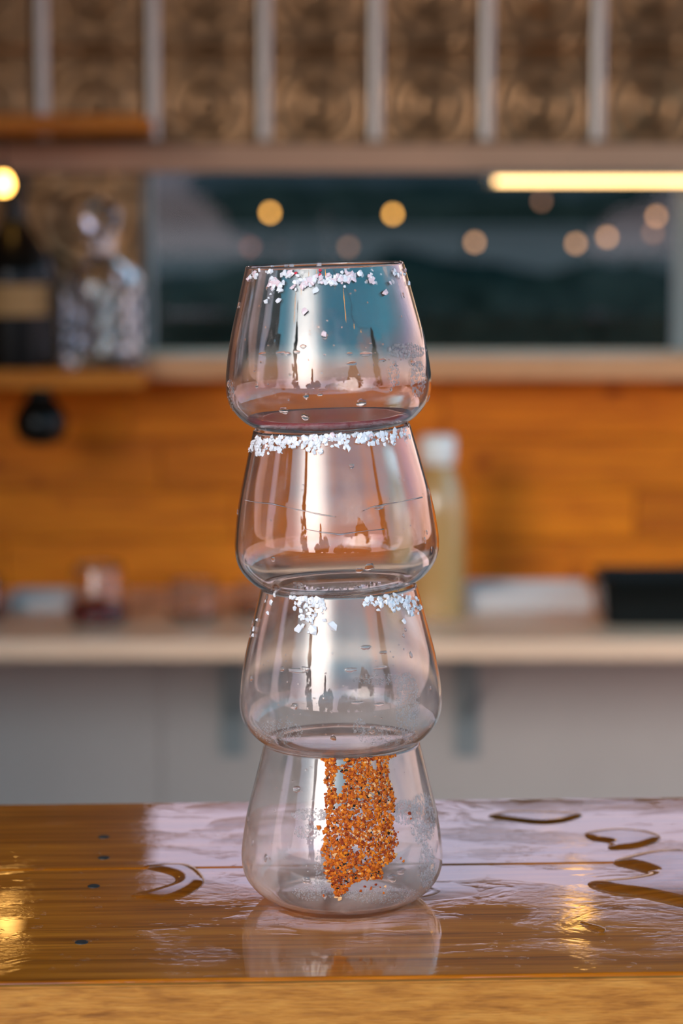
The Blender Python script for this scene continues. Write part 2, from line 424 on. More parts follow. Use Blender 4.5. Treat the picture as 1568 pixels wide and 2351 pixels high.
# window
w1 = struct(empty('window_1', (.5, YW + .06, zt)))
def wbox(n, a, b_, y0, y1, c_, d, m_): return box(n, a, b_, y0, y1, c_, d, m_, w1, .001)
wbox('pane', XL + .015, 1.4, YW + .058, YW + .061, zt, zk(.39), 'pane')
wbox('window_frame', XL, XL + .016, YW + .02, YW + .09, zt, zk(.39), 'frame_paint')
xm = at(1556, 600, YW + .05).x
wbox('window_frame', xm - .004, xm + .03, YW + .03, YW + .09, zt, zk(.39), 'frame_paint')
w2 = struct(empty('window_2', (.5, YW + .06, ZC0)))  # out-of-view window strip, added for the pale reflection on the bar
o = box('pane', XL, 1.75, YW + .058, YW + .061, ZC0, ZC1, 'pane', w2)

# ================================================================== BAR COUNTER (in front, carries the glasses)
YAW = R(2.6)
bar = tag(empty('bar_counter', (0, 0, 0)), 'thick varnished wooden bar top, wet with spilled water, under the glass stack', 'counter')
bar.rotation_euler = (0, 0, YAW)
yf, yj, yb = (on_table(784, y_).y for y_ in (2243, 1988, 1838))
def board(name, y0, y1, mtl, bev):
    bm = bmesh.new(); bbox(bm, -1.3, 1.3, y0, y1, -.042, 0)
    es = [e for e in bm.edges if abs(e.verts[0].co.x - e.verts[1].co.x) > 1]
    bmesh.ops.bevel(bm, geom=es, offset=bev, segments=3, affect='EDGES', profile=.55)
    return bm_obj(name, bm, mtl, bar)
fb = board('board', yf, yj - .0004, 'bar_top', .0016)
rb = board('board', yj + .0004, yb, 'bar_top', .0016)
# bare oak edge strip on the front face
bm = bmesh.new(); bbox(bm, -1.3, 1.3, yf - .004, yf + .0002, -.042, -.0012)
bmesh.ops.bevel(bm, geom=[e for e in bm.edges if abs(e.verts[0].co.x - e.verts[1].co.x) > 1], offset=.0008, segments=2, affect='EDGES')
bm_obj('edge_strip', bm, 'edge_oak', bar)
cm = lathe_mesh('screw_plug', [(0, .0006), (.0022, .0006), (.0029, .0003), (.003, -.001), (0, -.001)], 16); cm.materials.append(M['black_rubber'])
inv = Matrix.Rotation(-YAW, 3, 'Z')
for px, py in ((187, 2164), (215, 2035), (238, 1922), (238, 1970)):
    p = inv @ on_table(px, py); link('screw_plug', cm, None, rb if p.y > yj else fb, p)

# ================================================================== GLASSES
OUT = smooth_prof([(.0300, .0004), (.0345, .0013), (.0400, .0048), (.0450, .0112), (.0469, .0192), (.0461, .0300), (.0439, .0430), (.0405, .0570), (.0375, .0690), (.0360, .0748)], 6)
ZS = .985; OUT = [(r, z * ZS) for r, z in OUT]
TH = .0013
def inset(prof, th):
    out = []
    for i, (r, z) in enumerate(prof):
        (ra, za), (rb, zb) = prof[max(i - 1, 0)], prof[min(i + 1, len(prof) - 1)]
        l = math.hypot(rb - ra, zb - za); out.append((r - th * (zb - za) / l, z + th * (rb - ra) / l))
    return out
INN = [(.0357, .0743), (.0352, .0745), (.0348, .0741)] + [p for p in reversed(inset(OUT, TH)) if p[0] > .0305] + [(.029, .0021), (.024, .0021), (.014, .0021), (0, .0021)]
PROF = [(0, .0010), (.022, .0010), (.0255, .0007), (.0270, .0001), (.0290, .0000)] + OUT + INN
bowl_meshes = {}
def r_at(z):
    for (r0, z0), (r1, z1) in zip(OUT, OUT[1:]):
        if z0 <= z <= z1: return r0 + (r1 - r0) * (z - z0) / max(1e-9, z1 - z0)
    return OUT[-1][0]
def surf(phi, z, lift=0):
    """outer glass surface; phi = 0 faces the camera (-y), positive to the right; returns point and normal"""
    r = r_at(z); dz = .001; s = (r_at(min(z + dz, .0747)) - r_at(max(z - dz, .0005))) / (2 * dz)
    n_ = Vector((sin(phi), -cos(phi), -s)).normalized()
    return Vector((r * sin(phi), -r * cos(phi), z)) + n_ * lift, n_
def glass(label, base, lean, mtl):
    g = empty('glass_tumbler', base); g.rotation_euler = (0, lean, 0)
    tag(g, label, 'glass', 'stacked stemless glass tumblers')
    if mtl not in bowl_meshes:
        me = lathe_mesh('bowl', PROF, 128); me.materials.append(M[mtl])
        for p in me.polygons: p.use_smooth = True
        bowl_meshes[mtl] = me
    link('bowl', bowl_meshes[mtl], None, g)
    return g
g4 = glass('bottom glass of the stack, fogged, with a band of orange chili flakes down its front', (.0003, 0, .0001), 0, 'tumbler_foggy')
g3 = glass('third glass from the top, misted below, with clusters of salt at its rim', (.0000, 0, .0732), R(-.9), 'tumbler_misty')
g2 = glass('second glass from the top, clear, with a dense white salt band at its rim', (-.0012, 0, .1464), R(-2.6), 'tumbler_clear_plain')
g1 = glass('topmost glass of the stack, with pinkish salt crystals on its rim and pink dregs', (-.0052, 0, .2203), R(-1.9), 'tumbler_clear')
bpy.context.view_layer.update()
def local_from_px(g, px, py):
    """px/py -> (phi, z) on the outer front surface of glass g (ray march)"""
    u, v = (px - 784) / FPX, (1175.5 - py) / FPX
    d = Vector((u, cos(PITCH) + v * sin(PITCH), -sin(PITCH) + v * cos(PITCH))).normalized()
    mi = g.matrix_basis.inverted()
    p0 = mi @ CAM; dl = (mi.to_3x3() @ d).normalized()
    s = 1.06
    while s < 1.20:
        p = p0 + dl * s
        if 0 < p.z < .0736 and math.hypot(p.x, p.y) < r_at(p.z): return math.atan2(p.x, -p.y), p.z
        s += .0005
    return None

# salt crystals
def crystal_mesh(seed, flat):
    rnd = random.Random(seed); bm = bmesh.new()
    for k in range(11):
        v = Vector((rnd.gauss(0, 1), rnd.gauss(0, 1), rnd.gauss(0, 1))).normalized() * rnd.uniform(.75, 1.1)
        bm.verts.new((v.x, v.y * rnd.uniform(.8, 1.0), v.z * flat))
    r_ = bmesh.ops.convex_hull(bm, input=bm.verts[:])
    bmesh.ops.delete(bm, geom=[e for e in r_['geom_interior'] if isinstance(e, bmesh.types.BMVert)], context='VERTS')
    me = bpy.data.meshes.new('crystal'); bm.to_mesh(me); bm.free(); return me
SALT = [crystal_mesh(i, .5) for i in range(7)]
for m_ in SALT: m_.materials.append(M['salt'])
PSALT = [crystal_mesh(i + 20, .5) for i in range(4)]
for m_ in PSALT: m_.materials.append(M['pink_salt'])
RED = crystal_mesh(77, .6); RED.materials.append(simple('red_crumb', col=(.55, .02, .04), rough=.5))
CHI = [[crystal_mesh(100 + i * 3 + k, .55) for k in range(3)] for i in range(6)]
for i in range(6):
    for m_ in CHI[i]: m_.materials.append(M['chili_%d' % i])
def put(me, name, g, phi, z, size, stretch=1.0, spin=None, lift=.3):
    p, n_ = surf(phi, z, size * lift)
    q = n_.to_track_quat('Z', 'Y').to_matrix().to_4x4() @ Matrix.Rotation(random.uniform(0, 2 * pi) if spin is None else spin, 4, 'Z')
    o = link(name, me, None, g)
    o.matrix_basis = Matrix.Translation(p) @ q @ Matrix.Diagonal((size, size * stretch, size, 1))
    return o
def salt_px(g, px, py, size, pink=0):
    h = local_from_px(g, px, py)
    if not h: return
    me = random.choice(PSALT) if random.random() < pink else random.choice(SALT)
    put(me, 'salt_crystal', g, h[0], h[1], size, random.uniform(.7, 1.3))
def cluster(g, cx, cy, sx, sy, n, smin, smax, pink=0):
    for _ in range(n): salt_px(g, random.gauss(cx, sx), random.gauss(cy, sy), random.uniform(smin, smax), pink)
rs = random.Random(5)
# topmost: ragged pinkish rim
for cx, cy, sx, sy, n in ((585, 632, 7, 8, 9), (640, 655, 14, 12, 22), (660, 630, 10, 6, 10), (690, 650, 12, 10, 14), (722, 640, 12, 10, 16), (755, 640, 14, 11, 18), (790, 640, 14, 11, 18), (805, 630, 8, 8, 8), (850, 640, 5, 10, 6), (915, 630, 8, 12, 7), (620, 625, 8, 4, 4)):
    cluster(g1, cx, cy, sx * .95, sy * .7, int(n * 1.5), .0007, .0018, .35)
for px, py, s in ((881, 672, .0021), (895, 650, .0016), (725, 665, .0023), (700, 714, .0024), (642, 690, .0017), (612, 692, .0014), (745, 768, .0016), (697, 655, .0017)):
    salt_px(g1, px, py, s, .3)
for px, py in ((735, 622), (681, 628), (735, 630)):
    h = local_from_px(g1, px, py)
    if h: put(RED, 'red_crumb', g1, h[0], h[1], .0011)
# second: dense white band
for k in range(255):
    px = random.uniform(573, 942); band = 1016 - 22 * (px - 573) / 369
    salt_px(g2, px, band + random.triangular(-12, 22, 2) , random.uniform(.0009, .0019), .03)
for cx, cy, n in ((600, 1040, 12), (640, 1036, 10), (725, 1034, 10), (790, 1022, 8)): cluster(g2, cx, cy, 8, 5, n, .0009, .0017)
# third: two clusters
cluster(g3, 712, 1380, 16, 10, 60, .0008, .0017); cluster(g3, 705, 1418, 11, 11, 26, .0008, .0017); cluster(g3, 735, 1395, 10, 10, 8, .0008, .0014)
for k in range(75):
    px = random.uniform(832, 966); salt_px(g3, px, 1378 + random.gauss(0, 9) + (6 if px > 890 else -2), random.uniform(.0009, .0018))
cluster(g3, 945, 1395, 12, 12, 22, .0009, .0018)
for px, py, s in ((686, 1445, .0024), (721, 1447, .0024), (762, 1440, .0028), (745, 1424, .0016), (618, 1407, .0016), (625, 1384, .0015), (585, 1445, .0017), (592, 1425, .0014), (610, 1380, .0012), (583, 1460, .0014)): salt_px(g3, px, py, s)
# salt on the far side of the rims
for g, n in ((g1, 28), (g2, 45), (g3, 22)):
    for _ in range(n): put(random.choice(SALT), 'salt_crystal', g, pi + random.uniform(-1.3, 1.3), random.uniform(.064, .0735), random.uniform(.0007, .0015))

# chili flakes down the front of the bottom glass
def interp(tab, y):
    for (a, va), (b_, vb) in zip(tab, tab[1:]):
        if a <= y <= b_: return va + (vb - va) * (y - a) / (b_ - a)
    return tab[-1][1]
LEFT = [(1728, 745), (1760, 750), (1800, 745), (1880, 750), (1920, 748), (1950, 740), (1970, 748), (2000, 744), (2020, 752), (2040, 765), (2062, 772)]
RIGHT = [(1728, 890), (1760, 888), (1810, 898), (1830, 905), (1870, 904), (1900, 900), (1925, 912), (1968, 908), (1985, 880), (2015, 876), (2025, 810), (2045, 792), (2062, 784)]
flakes = []
tries = 0
while len(flakes) < 4300 and tries < 32000:
    tries += 1
    py = random.uniform(1729, 2060); px = random.uniform(730, 925)
    jl, jr = 4 * noise.noise((py * .08, 0, 1)), 5 * noise.noise((py * .08, 5, 1))
    if not (interp(LEFT, py) + jl < px < interp(RIGHT, py) + jr): continue
    if ((px - 778) / 11) ** 2 + ((py - 1796) / 30) ** 2 < 1: continue
    if ((px - 857) / 8) ** 2 + ((py - 1750) / 13) ** 2 < 1: continue
    if noise.noise((px * .05, py * .05, 3)) < -.55 or noise.noise((px * .03, py * .03, 9)) < -.5: continue
    h = local_from_px(g4, px, py)
    if h: flakes.append((random.choice([.55, .65, .75, .9, 1.15]) * .00098, h, px, py))
for px, py, s in ((733, 1900, .0017), (744, 1910, .0012), (938, 1868, .0012), (940, 1880, .0010), (742, 1962, .001), (838, 2035, .001), (851, 2038, .0011), (861, 2030, .0009), (828, 2044, .0011), (872, 2036, .0007), (882, 2034, .0009), (880, 2049, .0007), (744, 2055, .0012), (780, 2062, .0012), (918, 1970, .0008), (924, 1976, .0008), (896, 1738, .001), (912, 1910, .0007)):
    h = local_from_px(g4, px, py)
    if h: flakes.append((s, h, px, py))
flakes.sort(key=lambda f: -f[0])
def chili_kind(): return random.choices(range(6), (30, 28, 16, 12, 4, 8))[0]
rest = {i: bmesh.new() for i in range(6)}
stuff = bmesh.new()
for i, (s, (phi, z), px, py) in enumerate(flakes):
    k = chili_kind(); me = random.choice(CHI[k])
    if i < 280: put(me, 'chili_flake', g4, phi, z, s, random.uniform(.6, 1.2), lift=.35)
    else:
        p, n_ = surf(phi, z, s * random.uniform(.2, .7))
        mt = Matrix.Translation(p) @ n_.to_track_quat('Z', 'Y').to_matrix().to_4x4() @ Matrix.Rotation(random.uniform(0, 6.28), 4, 'Z') @ Matrix.Diagonal((s, s * random.uniform(.6, 1.2), s, 1))
        vs_ = [stuff.verts.new(mt @ v.co) for v in me.vertices]
        for pl in me.polygons:
            f = stuff.faces.new([vs_[q] for q in pl.vertices]); f.material_index = k
me = bpy.data.meshes.new('fine_chili'); stuff.to_mesh(me); stuff.free()
for i in range(6): me.materials.append(M['chili_%d' % i])
tag(link('fine_chili', me, None, g4), 'fine orange chili grains', kind='stuff')

# water drops and condensation on the glasses
def drop_into(bm, phi, z, rx, rz, hgt, seg=8, rough=.0):
    p, n_ = surf(phi, z, -.00005)
    tx = Vector((cos(phi), sin(phi), 0)); tz = n_.cross(tx)
    if tz.z < 0: tz = -tz
    rings = []
    jit = [1 + rough * random.uniform(-1, 1) for _ in range(seg)]
    for lv, (a, b_) in enumerate(((1.0, 0), (.86, .55), (.5, .92))):
        rings.append([bm.verts.new(p + tx * (cos(2 * pi * k / seg) * rx * a * jit[k]) + tz * (sin(2 * pi * k / seg) * rz * a * jit[k]) + n_ * hgt * b_) for k in range(seg)])
    top = bm.verts.new(p + n_ * hgt)
    for A, B in zip(rings, rings[1:]):
        for k in range(seg): bm.faces.new((A[k], A[(k + 1) % seg], B[(k + 1) % seg], B[k]))
    for k in range(seg): bm.faces.new((rings[-1][k], rings[-1][(k + 1) % seg], top))
def orient(bm):
    bm.normal_update()
    for f in bm.faces:
        c_ = f.calc_center_median(); ref = Vector((c_.x, c_.y, 0)).normalized() + Vector((0, 0, -.6 if c_.z < .012 else .1))
        if f.normal.dot(ref) < 0 and f.normal.dot(ref) < -.05: f.normal_flip()
def drops(g, big, patches):
    bm = bmesh.new()
    for px, py, rx, rz in big:
        h = local_from_px(g, px, py)
        if h: drop_into(bm, h[0], h[1], rx * .0002, rz * .0002, min(rx, rz) * .00007, 12, .18)
    orient(bm)
    o = bm_obj('water_drops', bm, 'water', g, None, True); o['kind'] = 'stuff'
    if not patches: return
    bm = bmesh.new()
    for cx, cy, sx, sy, n, smin, smax in patches:
        for _ in range(n):
            a, q = random.uniform(0, 2 * pi), math.sqrt(random.random())
            h = local_from_px(g, cx + sx * q * cos(a), cy + sy * q * sin(a))
            if h:
                s = random.uniform(smin, smax) * .0002
                drop_into(bm, h[0], h[1], s, s * random.uniform(.9, 1.3), s * .5, 7)
    orient(bm)
    o = bm_obj('condensation', bm, 'condensate', g, None, True); o['kind'] = 'stuff'
def scatter(n, x0, x1, y0, y1, a, b_): return [(random.uniform(x0, x1), random.uniform(y0, y1), random.uniform(a, b_), random.uniform(a, b_)) for _ in range(n)]
drops(g1, [(602, 812, 11, 5), (646, 810, 12, 4), (660, 812, 7, 5), (745, 770, 7, 9), (652, 943, 12, 9), (701, 957, 10, 13), (703, 908, 7, 8), (828, 925, 12, 10), (590, 884, 5, 8), (840, 812, 14, 5), (802, 812, 7, 4), (878, 826, 10, 5), (908, 838, 8, 4), (947, 832, 9, 8), (808, 834, 12, 5), (697, 795, 7, 5), (682, 808, 8, 4), (898, 894, 4, 6), (735, 905, 6, 4), (612, 662, 3, 4), (926, 678, 4, 7), (548, 700, 6, 7), (524, 882, 7, 8), (540, 962, 7, 7), (984, 915, 5, 8)] + scatter(40, 540, 960, 650, 940, 1.5, 3.5),
      [(935, 805, 44, 17, 190, 2.0, 3.6), (960, 870, 18, 42, 150, 2.0, 3.6), (905, 860, 14, 30, 50, 1.6, 3.0), (530, 910, 8, 40, 60, 1.5, 2.5)])
drops(g2, [(985, 1130, 6, 9), (980, 1222, 4, 6), (975, 1240, 4, 8), (990, 1262, 4, 7), (848, 1302, 12, 9), (807, 1070, 6, 6), (870, 1165, 13, 5), (627, 1283, 6, 6), (545, 1175, 4, 6), (825, 1310, 9, 6)] + scatter(16, 570, 980, 1080, 1330, 1.2, 3), [])
drops(g3, [(683, 1540, 22, 6), (700, 1535, 12, 5), (805, 1538, 16, 6), (875, 1532, 18, 4), (840, 1486, 13, 6), (878, 1498, 10, 4), (942, 1503, 6, 8), (676, 1622, 9, 8), (855, 1676, 10, 10), (765, 1695, 7, 9), (990, 1662, 6, 10), (648, 1536, 7, 6), (578, 1558, 7, 6), (820, 1613, 14, 4), (870, 1617, 12, 4), (580, 1430, 7, 10), (575, 1455, 6, 10), (930, 1446, 5, 5), (925, 1460, 5, 5), (988, 1580, 4, 5)] + scatter(50, 570, 980, 1480, 1700, 1.5, 3.2),
      [(935, 1620, 28, 75, 480, 1.4, 2.6), (880, 1560, 70, 12, 170, 1.3, 2.3), (640, 1680, 55, 28, 330, 1.2, 2.2), (890, 1690, 70, 22, 330, 1.2, 2.2), (825, 1670, 14, 22, 70, 1.4, 2.4)])
drops(g4, [(682, 1812, 10, 8), (610, 1970, 7, 9), (580, 1935, 5, 9), (745, 2052, 9, 10), (962, 2002, 8, 10), (900, 2015, 14, 10), (920, 2000, 12, 8), (570, 1880, 5, 6), (703, 2020, 10, 9)] + scatter(60, 575, 995, 1740, 2040, 1.5, 3.5),
      [(970, 1880, 30, 60, 330, 2.0, 4.2), (930, 1865, 30, 28, 160, 2.0, 3.6), (980, 1990, 18, 55, 260, 2.0, 3.8), (715, 1870, 45, 14, 170, 1.6, 3.0), (705, 1910, 30, 18, 110, 1.4, 2.6), (735, 2000, 14, 50, 110, 1.5, 2.8), (720, 2050, 50, 18, 220, 1.2, 2.2), (880, 2055, 90, 20, 420, 1.2, 2.2)])

# dried tide lines on the second glass
bm = bmesh.new()
for line in ([(562, 1148), (590, 1152), (625, 1158), (665, 1166), (700, 1174), (735, 1181), (772, 1185)], [(832, 1174), (850, 1166), (880, 1160), (915, 1154), (940, 1146), (968, 1143)], [(700, 1215), (735, 1222), (780, 1226), (830, 1220), (880, 1214)]):
    pts = []
    for px, py in line:
        h = local_from_px(g2, px, py + random.uniform(-1.5, 1.5))
        if h: pts.append(surf(h[0], h[1], .0001)[0])
    if len(pts) > 2: tube(bm, pts, [.00012 + .00028 * (i % 3) / 2 for i in range(len(pts))], 6)
tag(bm_obj('tide_line', bm, 'water', g2, None, True), 'thin wavy water lines across the clear glass')
# embossed lettering under the base of the second glass
word = 'COPERNAVA '
for i, ch in enumerate(word):
    if ch == ' ': continue
    cu = bpy.data.curves.new('letter', 'FONT'); cu.body = ch; cu.size = .0062; cu.extrude = .0005; cu.align_x = 'CENTER'
    to = bpy.data.objects.new('letter_tmp', cu); C.objects.link(to)
    bpy.context.view_layer.update()
    me = bpy.data.meshes.new_from_object(to.evaluated_get(bpy.context.evaluated_depsgraph_get()))
    bpy.data.objects.remove(to)
    a = R(-78 + 17 * i); rr = .0215
    o = link('embossed_letter', me, None, g2); me.materials.clear(); me.materials.append(M['tumbler_clear_plain'])
    o.location = (rr * sin(a), -rr * cos(a), .0024); o.rotation_euler = (0, 0, a)

# pink dregs in the topmost glass
d = lathe('drink_dregs', [(0, .0022), (.014, .0022), (.029, .0022), (.0335, .0027), (.0372, .0045), (.0380, .0052), (.030, .0051), (0, .0051)], 'pink_drink', None, None, 64)
d.matrix_basis = g1.matrix_basis.copy()
tag(d, 'thin pool of pink drink left in the base of the topmost glass', 'drink')

# ================================================================== WATER ON THE BAR
def catmull(pts, n=5):
    out = []; m_ = len(pts)
    for i in range(m_):
        p0, p1, p2, p3 = pts[i - 1], pts[i], pts[(i + 1) % m_], pts[(i + 2) % m_]
        for k in range(n):
            t_ = k / n
            out.append(.5 * ((2 * p1) + (-p0 + p2) * t_ + (2 * p0 - 5 * p1 + 4 * p2 - p3) * t_ ** 2 + (-p0 + 3 * p1 - 3 * p2 + p3) * t_ ** 3))
    return out
def puddle(label, pix, h=.0016, rim=.0035, step=.0007, name='water_puddle'):
    pts = catmull([on_table(*p) for p in pix], 6); c_ = sum(pts, Vector()) / len(pts); pts = [(p.x - c_.x, p.y - c_.y) for p in pts]
    m_ = len(pts); xs_, ys_ = [p[0] for p in pts], [p[1] for p in pts]
    def inside(x, y):
        w = False
        for k in range(m_):
            (xa, ya), (xb, yb) = pts[k], pts[k - 1]
            if (ya > y) != (yb > y) and x < (xb - xa) * (y - ya) / (yb - ya) + xa: w = not w
        return w
    def near(x, y):
        best = (9, 0, 0)
        for k in range(m_):
            (xa, ya), (xb, yb) = pts[k], pts[k - 1]; dx, dy = xb - xa, yb - ya
            t_ = max(0, min(1, ((x - xa) * dx + (y - ya) * dy) / max(1e-12, dx * dx + dy * dy)))
            qx, qy = xa + dx * t_, ya + dy * t_; d_ = math.hypot(x - qx, y - qy)
            if d_ < best[0]: best = (d_, qx, qy)
        return best
    x0, y0 = min(xs_) - step, min(ys_) - step
    nx, ny = int((max(xs_) - x0) / step) + 3, int((max(ys_) - y0) / step) + 3
    ins = [[inside(x0 + a_ * step, y0 + b_ * step) for a_ in range(nx)] for b_ in range(ny)]
    bm = bmesh.new(); vv = {}
    def vert(a_, b_):
        if (a_, b_) not in vv:
            x, y = x0 + a_ * step, y0 + b_ * step; d_, qx, qy = near(x, y)
            if ins[b_][a_]:
                q = min(1, d_ / rim); vv[a_, b_] = bm.verts.new((x, y, h * math.sqrt(max(0, 1 - (1 - q) ** 2)) * .97 + .00005))
            else: vv[a_, b_] = bm.verts.new((qx, qy, -.0001))
        return vv[a_, b_]
    for b_ in range(ny - 1):
        for a_ in range(nx - 1):
            if ins[b_][a_] or ins[b_][a_ + 1] or ins[b_ + 1][a_] or ins[b_ + 1][a_ + 1]:
                bm.faces.new((vert(a_, b_), vert(a_ + 1, b_), vert(a_ + 1, b_ + 1), vert(a_, b_ + 1)))
    return tag(bm_obj(name, bm, 'puddle_water', None, (c_.x, c_.y, 0), True), label, 'water', 'puddles on the bar top')
puddle('large jagged puddle of clear water at the right edge of the bar top',
       [(1350, 2028), (1440, 2018), (1484, 2008), (1462, 1996), (1408, 1982), (1440, 1968), (1510, 1955), (1600, 1958), (1700, 1990), (1720, 2060), (1640, 2092), (1560, 2078), (1470, 2058), (1385, 2046)], .0022, .0085)
puddle('curved puddle of water on the bar top left of the glass stack', [(330, 1990), (430, 1985), (470, 2020), (440, 2050), (380, 2068), (300, 2058), (360, 2040), (400, 2025), (390, 2008)], .0012, .006)
puddle('faint round ring of water on the bar behind the jagged puddle', [(1345, 1912), (1420, 1903), (1500, 1912), (1516, 1928), (1470, 1945), (1400, 1950), (1395, 1935), (1355, 1928)], .0012, .006)
puddle('small water drop with a tail on the front right of the bar', [(1330, 2118), (1350, 2122), (1388, 2132), (1392, 2140), (1375, 2142), (1355, 2134)], .0012, .0014)
puddle('long shallow streak of water along the rear right of the bar', [(1330, 1868), (1180, 1862), (1120, 1874), (1180, 1886), (1250, 1892), (1310, 1884)], .0010, .006)
bm = bmesh.new()
for _ in range(170):
    px = random.choice([random.uniform(60, 560), random.uniform(1000, 1560)]); py = random.uniform(1990, 2230) if random.random() < .8 else random.uniform(1880, 1990)
    p = on_table(px, py); s = random.choice([.0004, .0006, .0009, .0014]); e = random.uniform(1, 2.2); seg = 8
    rg = []
    for a, b_ in ((1, -.1), (.85, .22), (.5, .38)): rg.append([bm.verts.new(p + Vector((cos(2 * pi * k / seg) * s * a * e, sin(2 * pi * k / seg) * s * a, s * b_))) for k in range(seg)])
    tp_ = bm.verts.new(p + Vector((0, 0, s * .42)))
    for A, B in zip(rg, rg[1:]):
        for k in range(seg): bm.faces.new((A[k], A[(k + 1) % seg], B[(k + 1) % seg], B[k]))
    for k in range(seg): bm.faces.new((rg[-1][k], rg[-1][(k + 1) % seg], tp_))
    bm.faces.new(rg[0][::-1])
tag(bm_obj('water_droplets', bm, 'water_film', None, None, True), 'tiny water droplets splashed over the wooden bar top', 'water', kind='stuff')

# ================================================================== BACK COUNTER
zc = at(784, 1350, YW - .004).z
ycf = 3.16 * K - 1.13
cnt = tag(empty('back_counter', (0, YW - .2, zc - .03)), 'pale back counter shelf on two brackets below the pine boards', 'counter')
box('counter_top', -1.15, 1.35, ycf, YW - .005, zc - .03, zc, 'counter_laminate', cnt, .004)
for px in (528, 1078):
    x = at(px, 1600, YW - .1).x
    bm = bmesh.new()
    bbox(bm, -.020, .020, -.006, 0, -.255, 0); bbox(bm, -.020, .020, -.26, 0, -.006, 0)
    tube(bm, [Vector((0, -.20, -.008)), Vector((0, -.004, -.19))], .006, 6)
    bm_obj('bracket', bm, 'bracket_metal', cnt, Vector((x, YW - .004, zc - .031)) - cnt.location)

def Yc(py): return CAM.y + (CAM.z - zc) / tan(PITCH + math.atan((py - 1175.5) / FPX))
def stand(px, Y): p = at(px, 1400, Y); return Vector((p.x, Y, zc))
# bottle of cream drink
Yb = Yc(1410)
pb = stand(1003, Yb); k = 1 / (FPX / (Yb - CAM.y))
bh = at(1003, 1000, Yb).z - zc
bt_ = tag(empty('juice_bottle', pb), 'bottle of pale yellow juice with white cap on back counter behind the stack', 'bottle')
rb_ = 66 * k
prof = smooth_prof([(rb_ * .9, 0), (rb_, .006), (rb_, bh * .42), (rb_ * .97, bh * .62), (rb_ * .74, bh * .76), (rb_ * .50, bh * .85), (rb_ * .46, bh * .89)], 5)
lathe('bottle_body', [(0, 0)] + prof + [(0, bh * .89)], 'cream_drink', bt_, (0, 0, 0), 48)
lathe('cap', [(0, bh * .87), (rb_ * .60, bh * .87), (rb_ * .63, bh * .89), (rb_ * .63, bh * .985), (rb_ * .55, bh), (0, bh)], 'cap_white', bt_, (0, 0, 0), 32)
lathe('cap_ring', [(rb_ * .5, bh * .845), (rb_ * .60, bh * .845), (rb_ * .60, bh * .865), (rb_ * .5, bh * .865)], 'cap_white', bt_, (0, 0, 0), 32)

def tumbler_bg(name, label, px, Y, rpx, hpx, fill, mtl, cat, group=None, taper=.8):
    p = stand(px, Y); k = (Y - CAM.y) / FPX; r, h = rpx * k, hpx * k
    g = tag(empty(name, p), label, cat, group)
    o_ = smooth_prof([(r * .82, 0), (r * .97, h * .06), (r, h * .22), (r * .95, h * .55), (r * taper, h)], 5)
    i_ = [(a - .0018, max(b_, .004)) for a, b_ in reversed(o_)]
    lathe('glass_body', [(0, 0)] + o_ + i_ + [(0, .004)], 'jar_glass', g, (0, 0, 0), 48)
    lathe('liquid', [(0, .0045)] + [(a - .0022, max(b_, .0045)) for a, b_ in o_ if b_ < h * fill] + [(0, h * fill)], mtl, g, (0, 0, 0), 48)
    return g
tumbler_bg('glass_jar', 'round glass with red drink on back counter at left', 226, Yc(1428), 70, 135, .40, 'red_drink', 'glass')
tumbler_bg('short_glass', 'nearly empty short glass with thin brown dregs, left of the stack on back counter', 446, Yc(1420), 62, 85, .16, 'brown_drink', 'glass', None, .95)
tumbler_bg('short_glass', 'short glass with brown drink on back counter, partly behind the stack', 585, Yc(1412), 48, 75, .4, 'brown_drink', 'glass', None, .95)
tumbler_bg('glass_jar', 'glass with dark red drink cut off by the left edge on back counter', -42, Yc(1420), 55, 100, .9, 'red_drink', 'glass')
# white serving trays standing low at the wall
def tray(label, x0px, x1px, Y, depth, hpx):
    a, b_ = at(x0px, 1390, Y).x, at(x1px, 1390, Y).x; h = hpx * (Y - CAM.y) / FPX
    g = tag(empty('serving_tray', ((a + b_) / 2, Y, zc)), label, 'tray'); w_ = (b_ - a) / 2
    box('tray_base', a, b_, Y, Y + depth, zc, zc + .004, 'tray_white', g, .001)
    for (u0, u1, v0, v1) in ((a, b_, Y, Y + .004), (a, b_, Y + depth - .004, Y + depth), (a, a + .004, Y + .004, Y + depth - .004), (b_ - .004, b_, Y + .004, Y + depth - .004)):
        box('tray_rim', u0, u1, v0, v1, zc + .004, zc + h, 'tray_white', g, .001)
    return g
tray('low white tray on back counter at far left', 18, 150, Yc(1402), .11, 28)
tray('low wide white tray on back counter right of the juice bottle', 1075, 1360, Yc(1402), .12, 45)
# black tub
Yt = Yc(1440)
a, b_ = at(1385, 1400, Yt).x, at(1640, 1400, Yt).x; kk = (Yt - CAM.y) / FPX; h = 108 * kk
tub = tag(empty('black_tub', ((a + b_) / 2, Yt + .08, zc)), 'black open tub with handles on back counter at right', 'tub')
bm = bmesh.new()
w_, dd = (b_ - a) / 2, .08
def ring(f, z, ins): return [bm.verts.new((sx * (w_ * f - ins), sy * (dd * f - ins), z)) for sx, sy in ((-1, -1), (1, -1), (1, 1), (-1, 1))]
rr_ = [ring(.92, 0, 0), ring(1, h, 0), ring(1, h, .003), ring(.92, .004, .003)]
for A, B in zip(rr_, rr_[1:]):
    for q in range(4): bm.faces.new((A[q], A[(q + 1) % 4], B[(q + 1) % 4], B[q]))
bm.faces.new(rr_[0][::-1]); bm.faces.new(rr_[-1])
bmesh.ops.recalc_face_normals(bm, faces=bm.faces[:])
bmesh.ops.bevel(bm, geom=[e for e in bm.edges if abs(e.verts[0].co.z - e.verts[1].co.z) > .01], offset=.008, segments=3, affect='EDGES')
bm_obj('tub_body', bm, 'black_metal', tub)
